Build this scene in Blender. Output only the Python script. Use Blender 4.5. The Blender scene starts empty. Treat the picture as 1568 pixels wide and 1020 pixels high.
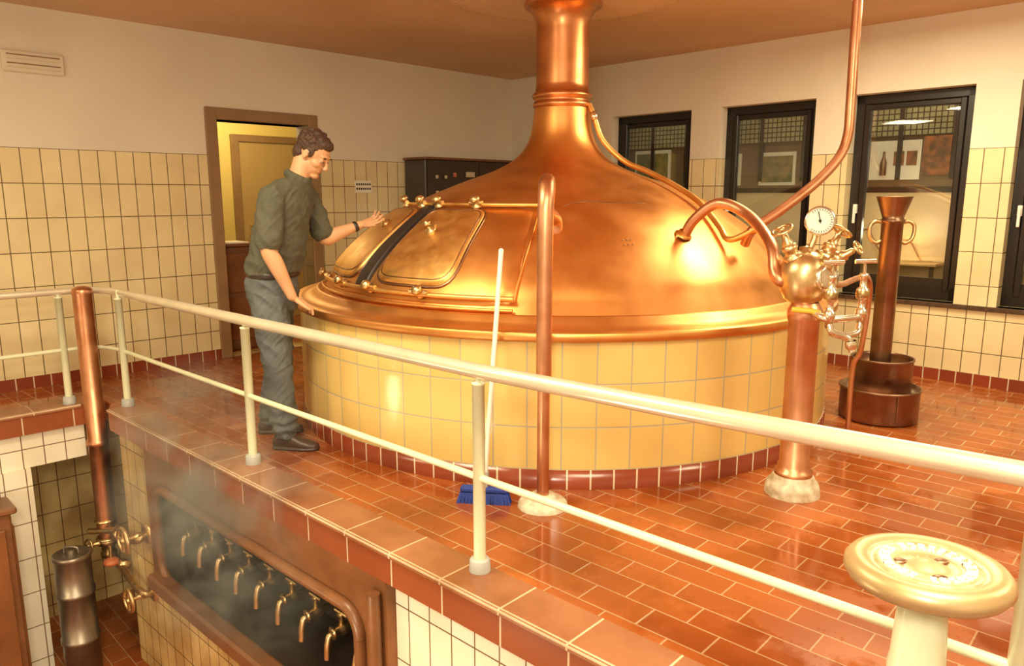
import bpy, math, random
import numpy as np
from mathutils import Vector, Matrix, noise
from mathutils.bvhtree import BVHTree
random.seed(4)
sc = bpy.context.scene
try:
    sc.view_settings.view_transform = 'Standard'
    sc.view_settings.look = 'None'
except Exception as e:
    print(e)

# ---------------------------------------------------------------- materials
def newmat(name):
    m = bpy.data.materials.new(name); m.use_nodes = True
    nt = m.node_tree; b = nt.nodes['Principled BSDF']
    return m, nt, b

def mat(name, col, rough=0.5, metal=0.0, var=0.0, vscale=6.0, bump=0.0, bscale=40.0, col2=None, rvar=0.0, coat=0.0):
    m, nt, b = newmat(name)
    b.inputs['Base Color'].default_value = (*col, 1)
    b.inputs['Roughness'].default_value = rough
    b.inputs['Metallic'].default_value = metal
    if coat: b.inputs['Coat Weight'].default_value = coat
    tc = nt.nodes.new('ShaderNodeTexCoord')
    if var or col2:
        n = nt.nodes.new('ShaderNodeTexNoise'); n.inputs['Scale'].default_value = vscale; n.inputs['Detail'].default_value = 5
        nt.links.new(tc.outputs['Object'], n.inputs['Vector'])
        r = nt.nodes.new('ShaderNodeValToRGB')
        c2 = col2 if col2 else tuple(c * (1 - var) for c in col)
        r.color_ramp.elements[0].position = 0.35; r.color_ramp.elements[1].position = 0.65
        r.color_ramp.elements[0].color = (*c2, 1); r.color_ramp.elements[1].color = (*col, 1)
        nt.links.new(n.outputs['Fac'], r.inputs['Fac']); nt.links.new(r.outputs['Color'], b.inputs['Base Color'])
    if rvar:
        n = nt.nodes.new('ShaderNodeTexNoise'); n.inputs['Scale'].default_value = vscale * 1.7; n.inputs['Detail'].default_value = 4
        nt.links.new(tc.outputs['Object'], n.inputs['Vector'])
        mr = nt.nodes.new('ShaderNodeMapRange'); mr.inputs['From Min'].default_value = .35; mr.inputs['From Max'].default_value = .65
        mr.inputs['To Min'].default_value = rough - rvar; mr.inputs['To Max'].default_value = rough + rvar
        nt.links.new(n.outputs['Fac'], mr.inputs['Value']); nt.links.new(mr.outputs['Result'], b.inputs['Roughness'])
    if bump:
        n = nt.nodes.new('ShaderNodeTexNoise'); n.inputs['Scale'].default_value = bscale; n.inputs['Detail'].default_value = 3
        nt.links.new(tc.outputs['Object'], n.inputs['Vector'])
        bp = nt.nodes.new('ShaderNodeBump'); bp.inputs['Strength'].default_value = bump; bp.inputs['Distance'].default_value = 0.01
        nt.links.new(n.outputs['Fac'], bp.inputs['Height']); nt.links.new(bp.outputs['Normal'], b.inputs['Normal'])
    return m

def tilemat(name, c1, c2, mortar, w, h, ms=0.005, offset=0.0, rough=0.2, bump=0.4, ox=0.0, oy=0.0, wet=False, stain=0.15):
    m, nt, b = newmat(name)
    tc = nt.nodes.new('ShaderNodeTexCoord'); mp = nt.nodes.new('ShaderNodeMapping')
    mp.inputs['Location'].default_value = (ox, oy, 0)
    nt.links.new(tc.outputs['UV'], mp.inputs['Vector'])
    br = nt.nodes.new('ShaderNodeTexBrick'); br.offset = offset; br.squash = 1.0
    br.inputs['Scale'].default_value = 1.0; br.inputs['Brick Width'].default_value = w; br.inputs['Row Height'].default_value = h
    br.inputs['Mortar Size'].default_value = ms; br.inputs['Mortar Smooth'].default_value = 0.3; br.inputs['Bias'].default_value = 0
    br.inputs['Color1'].default_value = (*c1, 1); br.inputs['Color2'].default_value = (*c2, 1); br.inputs['Mortar'].default_value = (*mortar, 1)
    nt.links.new(mp.outputs['Vector'], br.inputs['Vector'])
    n = nt.nodes.new('ShaderNodeTexNoise'); n.inputs['Scale'].default_value = 1.8 if wet else 2.5; n.inputs['Detail'].default_value = 6
    nt.links.new(tc.outputs['Object'], n.inputs['Vector'])
    mx = nt.nodes.new('ShaderNodeMix'); mx.data_type = 'RGBA'; mx.blend_type = 'MULTIPLY'
    mr = nt.nodes.new('ShaderNodeMapRange'); mr.inputs['From Min'].default_value = .4; mr.inputs['From Max'].default_value = .62
    mr.inputs['To Min'].default_value = 0; mr.inputs['To Max'].default_value = stain
    nt.links.new(n.outputs['Fac'], mr.inputs['Value']); nt.links.new(mr.outputs['Result'], mx.inputs[0])
    nt.links.new(br.outputs['Color'], mx.inputs[6]); mx.inputs[7].default_value = (0.42, 0.28, 0.16, 1)
    nt.links.new(mx.outputs[2], b.inputs['Base Color'])
    if wet:
        # thin film of water in puddles: smoother and slightly darker
        n2 = nt.nodes.new('ShaderNodeTexNoise'); n2.inputs['Scale'].default_value = 2.1; n2.inputs['Detail'].default_value = 7; n2.inputs['Roughness'].default_value = .6
        nt.links.new(tc.outputs['Object'], n2.inputs['Vector'])
        m2 = nt.nodes.new('ShaderNodeMapRange'); m2.inputs['From Min'].default_value = .46; m2.inputs['From Max'].default_value = .53
        m2.inputs['To Min'].default_value = 0; m2.inputs['To Max'].default_value = 1
        nt.links.new(n2.outputs['Fac'], m2.inputs['Value'])
        m3 = nt.nodes.new('ShaderNodeMapRange'); m3.inputs['To Min'].default_value = .09; m3.inputs['To Max'].default_value = .32
        nt.links.new(m2.outputs['Result'], m3.inputs['Value']); nt.links.new(m3.outputs['Result'], b.inputs['Roughness'])
        mw = nt.nodes.new('ShaderNodeMix'); mw.data_type = 'RGBA'; mw.blend_type = 'MIX'
        dk = nt.nodes.new('ShaderNodeMix'); dk.data_type = 'RGBA'; dk.blend_type = 'MULTIPLY'; dk.inputs[0].default_value = 1
        nt.links.new(mx.outputs[2], dk.inputs[6]); dk.inputs[7].default_value = (.84, .79, .75, 1)
        nt.links.new(m2.outputs['Result'], mw.inputs[0]); nt.links.new(dk.outputs[2], mw.inputs[6]); nt.links.new(mx.outputs[2], mw.inputs[7])
        nt.links.new(mw.outputs[2], b.inputs['Base Color'])
    else:
        b.inputs['Roughness'].default_value = rough
    inv = nt.nodes.new('ShaderNodeMath'); inv.operation = 'SUBTRACT'; inv.inputs[0].default_value = 1
    nt.links.new(br.outputs['Fac'], inv.inputs[1])
    bp = nt.nodes.new('ShaderNodeBump'); bp.inputs['Strength'].default_value = bump; bp.inputs['Distance'].default_value = 0.004
    nt.links.new(inv.outputs[0], bp.inputs['Height']); nt.links.new(bp.outputs['Normal'], b.inputs['Normal'])
    return m

T_wall = tilemat('tile_cream', (.78, .68, .41), (.74, .63, .37), (.15, .10, .05), .131, .257, .004, 0, .18)
T_drum = tilemat('tile_yellow', (.76, .56, .21), (.70, .50, .17), (.44, .41, .29), .172, .22, .0045, 0, .14, oy=-0.10, stain=.12)
T_base = tilemat('tile_red_base', (.28, .055, .022), (.22, .045, .02), (.64, .55, .40), .118, .12, .005, 0, .2, oy=0.01)
T_floor = tilemat('tile_terracotta', (.44, .13, .03), (.33, .085, .02), (.54, .37, .22), .25, .125, .0035, .5, .2, wet=True, stain=.5, bump=.3)
T_kerb = tilemat('tile_kerb', (.36, .16, .08), (.30, .12, .055), (.66, .52, .36), .31, .30, .005, 0, .25, bump=.4, stain=.6)
T_kerbface = tilemat('tile_kerb_face', (.30, .085, .03), (.25, .065, .025), (.62, .5, .35), .31, .30, .005, 0, .25, bump=.4)
T_white = tilemat('tile_white', (.84, .81, .68), (.81, .77, .63), (.2, .13, .07), .131, .257, .004, 0, .15)
T_low = tilemat('tile_low', (.76, .60, .28), (.71, .55, .25), (.16, .10, .05), .131, .257, .004, 0, .25, stain=.6)
M_plaster = mat('plaster', (.76, .71, .59), .8, var=.08, vscale=1.2, bump=.1, bscale=90)
M_ceil = mat('ceiling_paint', (.72, .50, .31), .75, var=.14, vscale=.8)
M_ceil2 = mat('ceiling_ring', (.73, .52, .34), .7)
M_copper = mat('copper', (.85, .44, .15), .41, 1.0, col2=(.70, .32, .09), vscale=2.6, rvar=.05, bump=.03, bscale=9)
M_gold = mat('copper_gold', (.92, .60, .22), .43, 1.0, col2=(.82, .46, .14), vscale=8, rvar=.05)
M_neck = mat('copper_neck', (.70, .32, .14), .36, 1.0, col2=(.58, .25, .10), vscale=5, rvar=.05)
M_cpipe = mat('copper_pipe', (.70, .37, .22), .40, 1.0, col2=(.58, .27, .14), vscale=7, rvar=.06)
M_dcop = mat('copper_dark', (.36, .22, .14), .38, 1.0, col2=(.24, .14, .09), vscale=7, rvar=.08)
M_brass = mat('brass', (.80, .60, .32), .34, 1.0, var=.25, vscale=15)
M_oldbr = mat('old_brass', (.60, .43, .20), .38, 1.0, var=.35, vscale=25)
M_steel = mat('nickel', (.78, .72, .60), .26, 1.0)
M_paint = mat('cream_paint', (.72, .76, .54), .3, 0, var=.08, vscale=8, coat=.3)
M_paintw = mat('pale_rail_paint', (.78, .73, .58), .26, .45, var=.10, vscale=6, coat=.2)
M_wheel = mat('worn_wheel', (.60, .45, .25), .38, .55, col2=(.44, .31, .15), vscale=9)
M_white = mat('white_enamel', (.82, .80, .74), .3)
M_wbase = mat('white_worn_paint', (.74, .70, .56), .5, col2=(.42, .34, .22), vscale=18, bump=.3)
M_greyc = mat('grey_collar', (.42, .44, .42), .4)
M_black = mat('black_frame', (.012, .010, .009), .3)
M_rubber = mat('black_rubber', (.02, .014, .012), .45)
M_wood = mat('brown_wood', (.22, .09, .035), .35, var=.35, vscale=4)
M_panel = mat('brown_copper_panel', (.32, .13, .05), .36, .35, col2=(.19, .08, .03), vscale=3, rvar=.08)
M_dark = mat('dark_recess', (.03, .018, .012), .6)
M_frame = mat('door_frame_brown', (.30, .18, .085), .45, var=.15)
M_cab = mat('cabinet_brown', (.045, .028, .02), .3)
M_yellow = mat('yellow_wall', (.78, .63, .22), .7)
M_doorw = mat('inner_door', (.44, .30, .12), .5)
M_blue = mat('blue_bristle', (.02, .06, .38), .6, bump=.6, bscale=200)
M_blackd = mat('dial_black', (.02, .02, .02), .5)
M_sill = mat('sill_stone', (.10, .06, .04), .2, var=.4, vscale=30)
M_grey = mat('grey_steel_vessel', (.36, .31, .25), .38, .85, var=.3, vscale=5)
M_red = mat('red_knob', (.5, .15, .06), .4)
M_lamp = mat('lamp_body', (.72, .66, .52), .5)

def glassmat():
    m = bpy.data.materials.new('window_glass'); m.use_nodes = True
    nt = m.node_tree; nt.nodes.clear()
    o = nt.nodes.new('ShaderNodeOutputMaterial'); mx = nt.nodes.new('ShaderNodeMixShader')
    t = nt.nodes.new('ShaderNodeBsdfTransparent'); g = nt.nodes.new('ShaderNodeBsdfGlossy')
    t.inputs['Color'].default_value = (.85, .85, .82, 1); g.inputs['Roughness'].default_value = 0.02
    mx.inputs[0].default_value = 0.06
    nt.links.new(t.outputs[0], mx.inputs[1]); nt.links.new(g.outputs[0], mx.inputs[2]); nt.links.new(mx.outputs[0], o.inputs['Surface'])
    return m
M_glass = glassmat()

# ---------------------------------------------------------------- mesh builder
def catmull(pts, n=8):
    pts = [tuple(p) for p in pts]
    if len(pts) < 3: return [Vector(p) for p in pts]
    P = [np.array(p, float) for p in pts]
    P = [2 * P[0] - P[1]] + P + [2 * P[-1] - P[-2]]
    out = []
    for i in range(1, len(P) - 2):
        for k in range(n):
            t = k / n
            a, b, c, d = P[i - 1], P[i], P[i + 1], P[i + 2]
            out.append(.5 * ((2 * b) + (-a + c) * t + (2 * a - 5 * b + 4 * c - d) * t * t + (-a + 3 * b - 3 * c + d) * t ** 3))
    out.append(P[-2])
    return out

class MB:
    def __init__(s):
        s.v = []; s.f = []; s.m = []; s.s = []; s.uv = []; s.mats = []
    def mi(s, m):
        if m not in s.mats: s.mats.append(m)
        return s.mats.index(m)
    def add(s, verts, faces, m, smooth=False, uvs=None, M=None):
        o = len(s.v); mi = s.mi(m)
        vv = [Vector(v) for v in verts]
        if M is not None: wv = [M @ v for v in vv]
        else: wv = vv
        s.v += wv
        for k, f in enumerate(faces):
            s.f.append([o + i for i in f]); s.m.append(mi); s.s.append(smooth)
            if uvs: s.uv.append(uvs[k])
            else:
                p = [wv[i] for i in f]
                n = Vector((0, 0, 0))
                for i in range(len(p)):
                    a, b = p[i], p[(i + 1) % len(p)]
                    n += a.cross(b)
                ax = max(range(3), key=lambda i: abs(n[i]))
                if ax == 0: s.uv.append([(q.y, q.z) for q in p])
                elif ax == 1: s.uv.append([(q.x, q.z) for q in p])
                else: s.uv.append([(q.x, q.y) for q in p])
    def box(s, x0, x1, y0, y1, z0, z1, m, M=None, bev=0.0):
        if bev <= 0:
            V = [(x, y, z) for x in (x0, x1) for y in (y0, y1) for z in (z0, z1)]
            F = [(0, 1, 3, 2), (4, 6, 7, 5), (0, 4, 5, 1), (2, 3, 7, 6), (0, 2, 6, 4), (1, 5, 7, 3)]
            s.add(V, F, m, False, None, M); return
        b = bev
        def ring(z, i):
            return [(x0 + i, y0 + b + i * 0, z), (x0 + b, y0 + i, z), (x1 - b, y0 + i, z), (x1 - i, y0 + b, z), (x1 - i, y1 - b, z), (x1 - b, y1 - i, z), (x0 + b, y1 - i, z), (x0 + i, y1 - b, z)]
        V = ring(z0 + b, 0) + ring(z1 - b, 0)
        t = [(x0 + b, y0 + b), (x1 - b, y0 + b), (x1 - b, y1 - b), (x0 + b, y1 - b)]
        V += [(a, c, z0) for a, c in t] + [(a, c, z1) for a, c in t]
        F = [(i, (i + 1) % 8, 8 + (i + 1) % 8, 8 + i) for i in range(8)]
        F += [(16, 19, 18, 17), (20, 21, 22, 23)]
        q = [0, 0, 1, 1, 2, 2, 3, 3]
        for i in range(8):
            j = (i + 1) % 8
            if q[i] == q[j]:
                F.append((8 + i, 8 + j, 20 + q[i])); F.append((j, i, 16 + q[i]))
            else:
                F.append((8 + i, 8 + j, 20 + q[j], 20 + q[i])); F.append((j, i, 16 + q[i], 16 + q[j]))
        s.add(V, F, m, False, None, M)
    def lathe(s, prof, m, c=(0, 0, 0), M=None, seg=48, smooth=True, rref=None, a0=0.0, a1=2 * math.pi):
        if M is None: M = Matrix.Translation(c)
        full = abs(a1 - a0 - 2 * math.pi) < 1e-6
        n = seg if full else seg + 1
        V = []
        for r, z in prof:
            for i in range(n):
                a = a0 + (a1 - a0) * i / seg
                V.append((r * math.cos(a), r * math.sin(a), z))
        F = []; U = []
        rr = rref or max(r for r, z in prof)
        cum = [0]
        for k in range(1, len(prof)): cum.append(cum[-1] + math.hypot(prof[k][0] - prof[k - 1][0], prof[k][1] - prof[k - 1][1]))
        for k in range(len(prof) - 1):
            for i in range(seg):
                j = (i + 1) % n if full else i + 1
                F.append((k * n + i, k * n + j, (k + 1) * n + j, (k + 1) * n + i))
                ua, ub = (a0 + (a1 - a0) * i / seg) * rr, (a0 + (a1 - a0) * (i + 1) / seg) * rr
                za, zb = prof[k][1], prof[k + 1][1]
                if abs(za - zb) < 1e-5: za, zb = cum[k], cum[k + 1]
                U.append([(ua, za), (ub, za), (ub, zb), (ua, zb)])
        s.add(V, F, m, smooth, U, M)
    def tube(s, pts, r, m, seg=14, n=0, M=None, caps=True, ell=None):
        if n:
            rad = None
            if isinstance(r, (list, tuple)):
                rr = [(ri,) for ri in r]
                rad = [float(a[0]) for a in catmull(rr, n)] if len(r) > 2 else None
            pts = catmull(pts, n)
            if rad: r = rad
        pts = [Vector(p) for p in pts]; N = len(pts)
        if not isinstance(r, (list, tuple)): r = [r] * N
        T = []
        for i in range(N):
            a = pts[max(i - 1, 0)]; b = pts[min(i + 1, N - 1)]
            T.append((b - a).normalized())
        ref = Vector((0, 0, 1)) if abs(T[0].z) < .9 else Vector((0, 1, 0))
        u = (ref - T[0] * ref.dot(T[0])).normalized()
        V = []; F = []
        for i in range(N):
            u = (u - T[i] * u.dot(T[i])).normalized(); w = T[i].cross(u)
            for k in range(seg):
                a = 2 * math.pi * k / seg
                V.append(pts[i] + (u * math.cos(a) + w * math.sin(a)) * r[i])
        for i in range(N - 1):
            for k in range(seg):
                F.append((i * seg + k, i * seg + (k + 1) % seg, (i + 1) * seg + (k + 1) % seg, (i + 1) * seg + k))
        s.add(V, F, m, True, None, M)
        if caps:
            s.add(V[:seg], [tuple(reversed(range(seg)))], m, False, None, M)
            s.add(V[-seg:], [tuple(range(seg))], m, False, None, M)
    def ell(s, c, r, m, M=None, seg=20, rings=12):
        V = []; F = []
        for i in range(rings + 1):
            th = math.pi * i / rings
            for k in range(seg):
                a = 2 * math.pi * k / seg
                V.append((c[0] + r[0] * math.sin(th) * math.cos(a), c[1] + r[1] * math.sin(th) * math.sin(a), c[2] - r[2] * math.cos(th)))
        for i in range(rings):
            for k in range(seg):
                F.append((i * seg + k, i * seg + (k + 1) % seg, (i + 1) * seg + (k + 1) % seg, (i + 1) * seg + k))
        s.add(V, F, m, True, None, M)
    def torus(s, c, R, r, m, M=None, seg=40, rs=12, flat=1.0):
        prof = [(R + r * math.cos(2 * math.pi * k / rs), r * flat * math.sin(2 * math.pi * k / rs)) for k in range(rs + 1)]
        MM = (M or Matrix()) @ Matrix.Translation(c)
        s.lathe(prof, m, M=MM, seg=seg)
    def build(s, name, M=None):
        me = bpy.data.meshes.new(name)
        me.from_pydata([tuple(v) for v in s.v], [], s.f)
        for m in s.mats: me.materials.append(m)
        ul = me.uv_layers.new(name='UVMap')
        flat = []
        for k, f in enumerate(s.f):
            for q in range(len(f)): flat += [s.uv[k][q][0], s.uv[k][q][1]]
        ul.data.foreach_set('uv', flat)
        me.polygons.foreach_set('material_index', s.m); me.polygons.foreach_set('use_smooth', s.s)
        me.validate(); me.update()
        o = bpy.data.objects.new(name, me); sc.collection.objects.link(o)
        if M is not None: o.matrix_world = M
        return o

def frame(o, z, x=None):
    z = Vector(z).normalized()
    x = Vector(x) if x else (Vector((0, 0, 1)) if abs(z.z) < .9 else Vector((1, 0, 0)))
    x = (x - z * x.dot(z)).normalized(); y = z.cross(x)
    M = Matrix((x, y, z)).transposed().to_4x4(); M.translation = Vector(o); return M

# ---------------------------------------------------------------- frames
q = math.sqrt(.5)
MR = Matrix(((q, q, 0, 0), (-q, q, 0, 9.23), (0, 0, 1, 0), (0, 0, 0, 1)))       # room frame
E0 = Vector((-2.78, 4.95, 0))
ex = Vector((.736, -.677, 0)).normalized(); ey = Vector((-ex.y, ex.x, 0))
ME = Matrix(((ex.x, ey.x, 0, E0.x), (ex.y, ey.y, 0, E0.y), (0, 0, 1, 0), (0, 0, 0, 1)))  # platform edge frame
MEi = ME.inverted()
H = 2.80; ZL = -1.9; RS = 10.0; SL = -.145

# ---------------------------------------------------------------- room shell
DA0, DA1, DZ = 2.74, 3.62, 2.10
m = MB()
m.box(-.2, 0, -DA0, .25, 0, 1.80, T_wall); m.box(-.2, 0, -RS, -DA1, 0, 1.80, T_wall)
m.box(-.2, 0, -DA0, .25, 1.80, H, M_plaster); m.box(-.2, 0, -RS, -DA1, 1.80, H, M_plaster)
m.box(-.2, 0, -DA1, -DA0, DZ, H, M_plaster)
m.box(-.2, 0, -RS, .25, ZL, 0, T_low)
m.build('wall_left', MR)
wins = [(1.50, 2.46), (2.78, 3.68), (3.98, 4.88), (5.17, 6.07), (6.37, 7.27)]
m = MB()
prev = 0
SZ, WZ = .62, 2.27
for a, b in wins + [(RS, RS)]:
    m.box(prev, a, 0, .25, 0, 1.80, T_wall); m.box(prev, a, 0, .25, 1.80, H, M_plaster); prev = b
for a, b in wins:
    m.box(a, b, 0, .25, 0, SZ, T_wall); m.box(a, b, 0, .25, WZ, H, M_plaster)
m.box(0, RS, 0, .25, ZL, 0, T_low)
m.build('wall_right', MR)
m = MB(); m.box(RS, RS + .2, -RS, .25, ZL, H, M_plaster); m.build('wall_near_right', MR)
m = MB(); m.box(-.2, RS + .2, -RS - .2, -RS, ZL, H, M_plaster); m.build('wall_near_left', MR)
m = MB(); m.box(-.2, RS + .2, -RS - .2, .25, H, H + .15, M_ceil); m.build('ceiling', MR)
m = MB(); m.box(-.2, RS + .2, -RS - .2, .25, ZL - .1, ZL, T_floor); m.build('floor_lower', MR)
m = MB(); m.box(0, .015, -DA0 + .1, 0, 0, .09, T_base); m.box(0, .015, -RS, -DA1 - .1, 0, .09, T_base); m.build('baseboard_left', MR)
m = MB(); m.box(0.02, RS, -.015, 0, 0, .09, T_base); m.build('baseboard_right', MR)
m = MB(); m.box(1.42, 7.5, -.03, .10, SZ - .035, SZ, M_sill, bev=.005); m.build('trim_sill', MR)

for i, (a, b) in enumerate(wins):
    m = MB(); y0, y1 = .11, .17
    f = .075
    m.box(a, b, y0, y1, SZ, SZ + f + .04, M_black, bev=.006); m.box(a, b, y0, y1, WZ - f, WZ, M_black, bev=.006)
    m.box(a, a + f, y0, y1, SZ, WZ, M_black, bev=.006); m.box(b - f, b, y0, y1, SZ, WZ, M_black, bev=.006)
    f2 = .045
    m.box(a + f, b - f, y0 + .01, y1 - .01, SZ + f, SZ + f + .1, M_black, bev=.006); m.box(a + f, b - f, y0 + .01, y1 - .01, WZ - f - f2, WZ - f, M_black, bev=.006)
    m.box(a + f, a + f + f2, y0 - .01, y1 - .01, SZ + f, WZ - f, M_black, bev=.006); m.box(b - f - f2, b - f, y0 - .01, y1 - .01, SZ + f, WZ - f, M_black, bev=.006)
    m.box(a + .1, b - .1, .135, .14, SZ + .12, WZ - .1, M_glass)
    m.box(a + .045, a + .075, y0 - .03, y0, 1.30, 1.38, M_white, bev=.004); m.box(a + .05, a + .07, y0 - .045, y0 - .025, 1.22, 1.36, M_white, bev=.004)
    m.build('window_%d' % (i + 1), MR)

# corridor behind the windows
M_out = mat('outer_wall', (.20, .13, .07), .7, var=.2, vscale=3)
M_outl = mat('outer_wall_low', (.72, .58, .36), .35)
M_gb = tilemat('glass_block', (.42, .40, .24), (.34, .33, .20), (.05, .04, .03), .05, .05, .006, 0, .2)
M_dk = mat('dark_beam', (.02, .015, .012), .5)
m = MB()
m.box(-.5, RS, 1.15, 1.25, 0, 1.50, M_outl); m.box(-.5, RS, 1.15, 1.25, 1.50, H, M_out)
m.build('wall_corridor', MR)
m = MB(); m.box(-.5, RS, .25, 1.25, H, H + .1, M_dk); m.build('ceiling_corridor', MR)
m = MB(); m.box(-.5, RS, .25, 1.25, -.05, 0, M_out); m.build('floor_corridor', MR)
m = MB(); m.box(-.5, -.45, .25, 1.25, 0, H, M_out); m.build('wall_corridor_end', MR)
m = MB()
x = -.1
while x < 8:
    m.box(x, x + .42, 1.11, 1.148, 2.0, 2.30, M_gb); m.box(x - .04, x, 1.10, 1.148, 1.6, 2.4, M_dk); x += .46
m.build('glass_block_window', MR)
m = MB()
m.box(0, 8, 1.13, 1.149, 1.48, 1.53, M_dk, bev=.004)
for x0 in (1.0, 2.2, 3.7, 4.8):
    pts = [(x0 + .1 * k, 1.05 + .04 * math.sin(k * 1.3), 1.05 + .10 * math.sin(k * 1.7) - .02 * k) for k in range(8)]
    m.tube(pts, .008, M_dcop, n=5, seg=8)
    m.box(x0 - .1, x0 + .8, .85, 1.14, .82, .85, M_doorw, bev=.005)
    for lx in (x0 - .06, x0 + .74): m.box(lx, lx + .03, .87, .90, 0, .82, M_dk)
m.build('corridor_counter', MR)
M_pw = mat('poster_white', (.85, .82, .72), .5); M_pr = mat('poster_brown', (.45, .15, .05), .5, col2=(.12, .07, .04), vscale=14)
M_pg = mat('poster_green', (.07, .13, .06), .4, col2=(.3, .22, .1), vscale=12)
def poster(x0, x1, z0, z1, kind):
    m = MB()
    m.box(x0, x1, 1.125, 1.148, z0, z1, M_pw if kind else M_pr)
    if kind == 1:
        cx = x0 + .30 * (x1 - x0)
        m.lathe([(0, 0), (.028, 0), (.03, .01), (.03, .12), (.012, .17), (.010, .22), (0, .22)], M_dcop, c=(cx, 1.10, z0 + .04), seg=16)
        for k in range(2): m.box(x0 + (.48 + .25 * k) * (x1 - x0), x0 + (.68 + .25 * k) * (x1 - x0), 1.118, 1.125, z0 + .13, z1 - .10, M_pr)
    if kind == 2:
        m.box(x0 + .03, x1 - .03, 1.118, 1.125, z0 + .03, z1 - .04, M_pg)
    m.build('wall_poster', MR)
poster(3.755, 4.205, 1.60, 1.96, 1)
poster(4.22, 4.45, 1.64, 1.99, 0)
poster(2.62, 3.02, 1.56, 1.90, 2)
poster(2.05, 2.40, 1.56, 1.90, 1)
poster(1.0, 1.5, 1.60, 1.98, 2)
poster(4.8, 5.25, 1.60, 1.96, 1)

# platform slab
def W2E(p): return MEi @ Vector((p[0], p[1], 0))
poly = [(-2.78, 4.95), (-2.84, 5.10), (-2.93, 5.185), (-3.03, 5.10), (-6.15, 1.98), (-6.65, 2.55), (0, 9.22), (9.9, -.68), (9.6, -1.3)]
far = ME @ Vector((9.2, 0, 0)); poly.append((far.x, far.y))
def prism(mb, pts, z0, z1, mt, ms):
    n = len(pts)
    V = [(p.x, p.y, z0) for p in pts] + [(p.x, p.y, z1) for p in pts]
    mb.add(V, [tuple(range(n, 2 * n))], mt, False); mb.add(V, [tuple(reversed(range(n)))], ms, False)
    for i in range(n):
        j = (i + 1) % n
        a, b = pts[i], pts[j]; L = (b - a).length
        mb.add([(a.x, a.y, z0), (b.x, b.y, z0), (b.x, b.y, z1), (a.x, a.y, z1)], [(0, 1, 2, 3)], ms, False, [[(0, 0.02), (L, .02), (L, .02 + z1 - z0), (0, .02 + z1 - z0)]])
pl = [W2E(p) for p in poly][::-1]
m = MB(); prism(m, pl, SL, 0, T_floor, T_kerbface); m.build('floor', ME)
m = MB(); m.box(-.0, 9.2, -.012, .20, -.02, .006, T_kerb, bev=.004); m.build('trim_kerb', ME)
m = MB()
MG = Matrix.Translation(Vector((-3.03, 5.10, 0))) @ Matrix.Rotation(math.radians(225), 4, 'Z')
m.box(0.02, 4.3, -.22, .012, -.02, .006, T_kerb, bev=.004); m.build('trim_kerb_gallery', MG)

# walls under platform
m = MB(); m.box(0.02, .55, .05, .2, ZL, SL, T_low); m.build('wall_platform_corner', ME)
m = MB(); m.box(.55, 3.06, .05, .2, ZL, -1.06, T_low); m.build('wall_platform_lower', ME)
m = MB(); m.box(3.06, 9.2, .05, .2, ZL, SL, T_white); m.build('wall_platform_front', ME)
m = MB(); m.box(0.02, .16, .2, 3.0, ZL, SL, T_low); m.build('wall_platform_return', ME)
m = MB()
m.box(.0, 4.3, -.20, -.05, -.39, SL, T_white)
m.box(.36, .55, -.20, -.02, ZL, -.39, T_white); m.box(1.9, 2.1, -.20, -.02, ZL, -.39, T_white)
m.build('wall_gallery_lintel', MG)
m = MB(); m.box(.30, 2.3, .08, .30, ZL, -.55, M_wood, bev=.01)
m.box(.34, 1.2, .30, .32, ZL + .1, -.65, M_panel, bev=.008); m.box(.27, 2.3, .07, .34, -.55, -.51, M_wood, bev=.01)
m.box(.285, .30, .12, .27, ZL + .1, -.65, M_panel, bev=.005)
m.build('wooden_cabinet', MG @ Matrix.Translation((.26, 0.0, 0)))

# ---- lauter grant (valve trough) set in the platform front
m = MB()
s0, s1, z0, z1 = .552, 3.058, -1.058, SL
a0, a1, b0, b1 = .74, 2.88, -.96, -.35
def rrect(x0, x1, y0, y1, r, n=10):
    P = []
    for (cx_, cy_, st) in ((x1 - r, y1 - r, 0), (x0 + r, y1 - r, 90), (x0 + r, y0 + r, 180), (x1 - r, y0 + r, 270)):
        for k in range(n + 1):
            a = math.radians(st + 90 * k / n); P.append((cx_ + r * math.cos(a), cy_ + r * math.sin(a)))
    return P
inner = rrect(a0, a1, b0, b1, .12)
outer = rrect(s0, s1, z0, z1, .012)
n = len(inner)
yf, yb = .0, .45
V = [(p[0], yf, p[1]) for p in outer] + [(p[0], yf, p[1]) for p in inner] + [(p[0], yb, p[1]) for p in inner] + [(p[0], .06, p[1]) for p in outer]
F1 = [(i, (i + 1) % n, n + (i + 1) % n, n + i) for i in range(n)]
F2 = [(n + i, n + (i + 1) % n, 2 * n + (i + 1) % n, 2 * n + i) for i in range(n)]
F3 = [(i, 3 * n + i, 3 * n + (i + 1) % n, (i + 1) % n) for i in range(n)]
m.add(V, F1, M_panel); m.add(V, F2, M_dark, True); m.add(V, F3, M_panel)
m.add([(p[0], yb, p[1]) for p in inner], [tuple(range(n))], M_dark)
m.tube([(p[0], -.015, p[1]) for p in inner] + [(inner[0][0], -.015, inner[0][1])], .028, M_wood, seg=10, caps=False)
m.box(a0 - .05, a1 + .05, -.10, .0, b0 - .07, b0 + .03, M_wood, bev=.015)
m.tube([(s1 - .05, -.03, -.20), (s1 - .04, -.035, -.6), (s1 - .04, -.03, z0)], .03, M_wood, n=4)
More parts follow.
